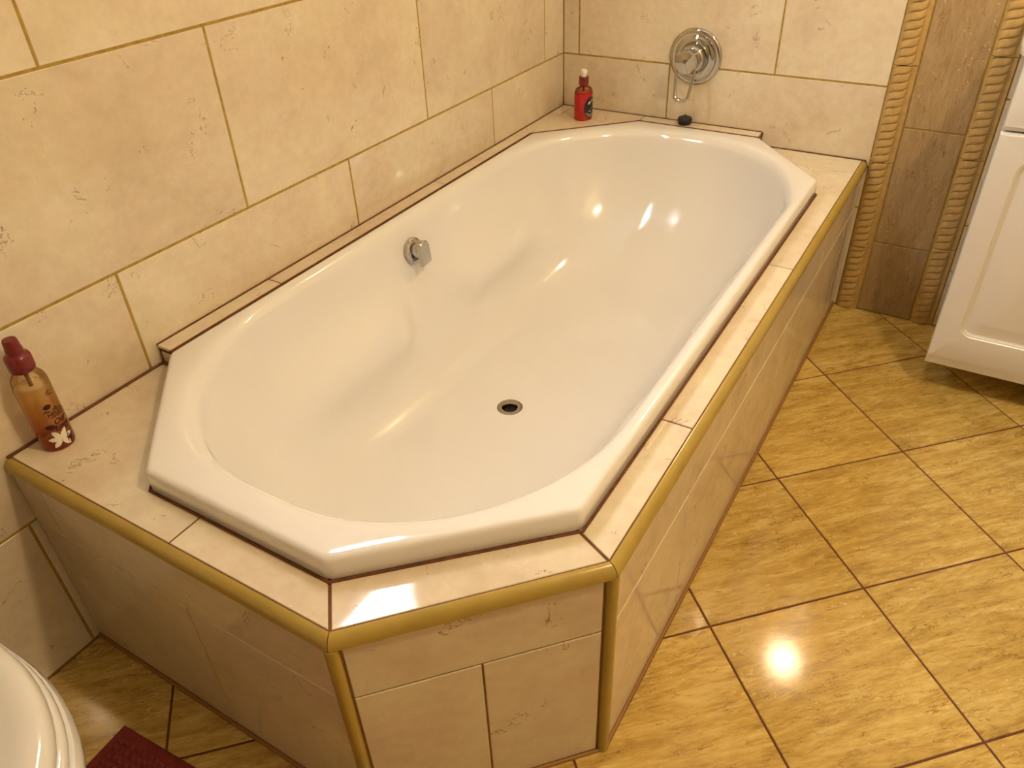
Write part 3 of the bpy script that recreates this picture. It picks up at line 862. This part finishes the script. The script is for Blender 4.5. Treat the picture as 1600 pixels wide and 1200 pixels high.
def panel_front(name, x0, x1, z0, z1, moulded=True, bot=0.028):
    """door slab in local (x, z) with y depth; front face towards -y at VYF"""
    rings = []
    def R(pts, dep): rings.append([(p[0], VYF+dep, p[1]) for p in pts])
    n = 6
    R(rrect(x0, x1, z0, z1, 0.003, n), 0.020)
    R(rrect(x0, x1, z0, z1, 0.003, n), 0.0085)
    # rounded-over edge, deeper at the foot
    R(rrect(x0+0.002, x1-0.002, z0+bot*0.92, z1-0.003, 0.003, n), 0.0012)
    R(rrect(x0+0.005, x1-0.005, z0+bot, z1-0.005, 0.003, n), 0.0)
    if moulded:
        a, b, c, d = x0+0.052, x1-0.052, z0+0.096, z1-0.052
        for off, dep, r in ((0.0, 0.0, 0.030), (0.002, 0.0022, 0.029), (0.0045, 0.0028, 0.028), (0.0065, 0.0060, 0.027), (0.0095, 0.0075, 0.025), (0.018, 0.0070, 0.022), (0.040, 0.0015, 0.012), (0.044, 0.0008, 0.010)):
            R(rrect(a+off, b-off, c+off, d-off, r, n), dep)
    vs_, fs = loft(rings, True, True, True)
    return auto_smooth(mesh(name, vs_, fs, WHITE), 25)
xm = (VX0+VX1)/2
KNOB = lathe('knob', [(0.005, 0.0), (0.005, 0.010), (0.012, 0.014), (0.013, 0.020), (0.009, 0.025), (0.0, 0.026)], CHROME, 24, cap1=False)
for a, b, kx in ((VX0, xm-0.0015, -0.03), (xm+0.0015, VX1, 0.03)):
    d_ = vpart('door', panel_front('door', a, b, VZ0, 0.679))
    new_obj('knob', KNOB, d_, Matrix.Translation((xm+kx, VYF-0.0002, 0.60)) @ Matrix.Rotation(PI/2, 4, 'X'))
dw = vpart('drawer', panel_front('drawer', VX0+0.001, VX1, 0.6835, 0.820, False, 0.010))
new_obj('knob', KNOB, dw, Matrix.Translation((xm, VYF-0.0002, 0.765)) @ Matrix.Rotation(PI/2, 4, 'X'))
wbn = empty('washbasin', (xm+0.012, -0.1845, VZ1+0.001)); tag(wbn, 'white porcelain basin top overhanging the white vanity cabinet', 'basin')
NB = 64
def sup(hx, hy, z, cy=0.0, p=0.5):
    out = []
    for i in range(NB):
        a = 2*PI*i/NB; c, sn = math.cos(a), math.sin(a)
        out.append((hx*math.copysign(abs(c)**p, c), cy+hy*math.copysign(abs(sn)**p, sn), z))
    return out
OY = -0.0125
vs_, fs = loft([sup(0.425, 0.183, 0.0, OY, 0.22), sup(0.434, 0.191, 0.008, OY, 0.22), sup(0.435, 0.192, 0.032, OY, 0.22), sup(0.430, 0.187, 0.042, OY, 0.22), sup(0.420, 0.178, 0.045, OY, 0.25),
    sup(0.245, 0.135, 0.044, -0.030, 0.85), sup(0.235, 0.127, 0.036, -0.030, 0.9), sup(0.215, 0.112, 0.0, -0.030, 0.95), sup(0.16, 0.08, -0.060, -0.028, 1.0), sup(0.05, 0.03, -0.080, -0.025, 1.0), sup(0.018, 0.018, -0.081, -0.025, 1.0)], True, False, True)
new_obj('basin', auto_smooth(mesh('basin', vs_, fs, PORC), 50), wbn)
tp = new_obj('tap', lathe('tap', [(0.024, 0.0), (0.024, 0.006), (0.019, 0.010), (0.018, 0.085), (0.014, 0.095), (0.0, 0.097)], CHROME, 28, cap1=False), wbn, Matrix.Translation((0, 0.130, 0.0450)))
new_obj('spout', tube('spout', [(0, 0, 0.060), (0, -0.050, 0.075), (0, -0.095, 0.072), (0, -0.108, 0.058)], [0.012, 0.011, 0.010, 0.009], CHROME, 14), tp)

# ================================================================== toilet
TY = -2.30
to = empty('toilet', (0.318, TY-0.006, 0)); tag(to, 'white porcelain toilet with closed lid beside the tiled bath platform', 'toilet')
def egg(s_, z, n=56, back=0.21, a=0.275, b=0.187, dx=0.0):
    out = []
    for i in range(n):
        t = 2*PI*i/n; c, sn = math.cos(t), math.sin(t)
        x = a*c if c >= 0 else -back*abs(c)**0.6
        out.append((x*s_+dx, b*s_*sn, z))
    return out
vs_, fs = loft([egg(0.60, 0.0, dx=-0.03), egg(0.62, 0.02, dx=-0.03), egg(0.58, 0.10, dx=-0.03), egg(0.66, 0.20, dx=-0.02), egg(0.84, 0.29, dx=-0.01), egg(0.97, 0.345), egg(1.015, 0.365), egg(1.02, 0.382), egg(1.0, 0.392), egg(0.9, 0.394)], True, True, True)
new_obj('bowl', auto_smooth(mesh('bowl', vs_, fs, PORC), 50), to)
vs_, fs = loft([egg(0.93, 0.3945), egg(0.975, 0.3955), egg(0.985, 0.402), egg(0.975, 0.410), egg(0.955, 0.413), egg(0.90, 0.4135)], True, True, True)
new_obj('seat', auto_smooth(mesh('seat', vs_, fs, PORC), 60), to)
vs_, fs = loft([egg(0.90, 0.414), egg(0.945, 0.4155), egg(0.955, 0.421), egg(0.945, 0.430), egg(0.92, 0.4365), egg(0.88, 0.4395), egg(0.82, 0.4395), egg(0.76, 0.4365), egg(0.69, 0.431), egg(0.60, 0.4285), egg(0.3, 0.428)], True, True, True)
new_obj('lid', auto_smooth(mesh('lid', vs_, fs, PORC), 60), to)
new_obj('cistern', bev_box('cistern', -0.313, -0.155, -0.19, 0.19, 0.38, 0.76, PORC, 0.02, 3), to)
new_obj('cistern_lid', bev_box('cistern_lid', -0.314, -0.145, -0.198, 0.198, 0.7605, 0.795, PORC, 0.010, 3), to)
new_obj('outlet', bev_box('outlet', -0.312, -0.17, -0.09, 0.09, 0.001, 0.379, PORC, 0.015, 2), to)

# ================================================================== pedestal mat
mt = empty('bath_mat', (0.519, -2.273, 0.0)); mt.rotation_euler = (0, 0, math.radians(4)); tag(mt, 'dark red woven pedestal mat on the floor around the toilet', 'mat')
mo = [(-0.292, 0.266), (-0.292, 0.150), (0.03, 0.150), (0.085, 0.12), (0.11, 0.06), (0.11, -0.06), (0.085, -0.12), (0.03, -0.150), (-0.292, -0.150), (-0.292, -0.262), (0.30, -0.262), (0.30, 0.262)]
mo_ccw = mo if area(mo) > 0 else list(reversed(mo))
new_obj('backing', slab('backing', mo_ccw, 0.0065, MATRED, 0.002), mt, Matrix.Translation((0, 0, 0.0075)))
def inside(x, y, poly):
    c = False
    for i in range(len(poly)):
        (x1, y1), (x2, y2) = poly[i-1], poly[i]
        if (y1 > y) != (y2 > y) and x < (x2-x1)*(y-y1)/(y2-y1)+x1: c = not c
    return c
vs_, fs = [], []
P = 0.0135
inn = [tuple(p) for p in inset(mo_ccw, 0.012)]
for i in range(-30, 31):
    for j in range(-28, 29):
        x, y = i*P, j*P
        if not inside(x, y, inn): continue
        x += random.uniform(-0.0006, 0.0006); y += random.uniform(-0.0006, 0.0006); h = random.uniform(0.0055, 0.0075); b = len(vs_)
        r = 0.0060
        vs_ += [(x+r*math.cos(k*PI/3), y+r*math.sin(k*PI/3), 0.007) for k in range(6)]
        vs_ += [(x+r*0.72*math.cos(k*PI/3), y+r*0.72*math.sin(k*PI/3), 0.007+h*0.75) for k in range(6)] + [(x, y, 0.007+h)]
        for k in range(6):
            l = (k+1) % 6
            fs += [(b+k, b+l, b+6+l, b+6+k), (b+6+k, b+6+l, b+12)]
tag(new_obj('tufts', mesh('tufts', vs_, fs, MATRED, True), mt), kind='stuff')

# ================================================================== lamps (outside the picture)
wl_ = empty('wall_lamp_offscreen', (1.094, 0.0, 1.585)); tag(wl_, 'lit round opal globe lamp on the tiled end wall above the brown tile column', 'lamp')
new_obj('mount', lathe('mount', [(0.045, 0.0), (0.045, 0.012), (0.03, 0.020), (0.022, 0.030), (0.022, 0.062), (0.0, 0.062)], CHROME, 32, cap1=False), wl_, MM @ Matrix.Translation((0, 0, 0.0185)))
def sphere(name, r, mat):
    bm = bmesh.new(); bmesh.ops.create_uvsphere(bm, u_segments=32, v_segments=18, radius=r); return bm_mesh(name, bm, mat, True)
new_obj('globe_offscreen', sphere('globe_offscreen', 0.055, GLOBE), wl_, Matrix.Translation((0, -0.125, 0)))
cl_ = empty('ceiling_lamp_offscreen', (1.85, -1.50, RZ)); tag(cl_, 'lit flush opal dome lamp on the white ceiling', 'lamp')
new_obj('rim', lathe('rim', [(0.080, 0.0), (0.083, -0.006), (0.083, -0.018), (0.076, -0.022), (0.0, -0.022)], CHROME, 40, cap1=False), cl_)
new_obj('dome_offscreen', lathe('dome_offscreen', [(0.070, -0.023), (0.068, -0.045), (0.058, -0.064), (0.041, -0.077), (0.020, -0.084), (0.0, -0.086)], DOME, 40, cap1=False), cl_)
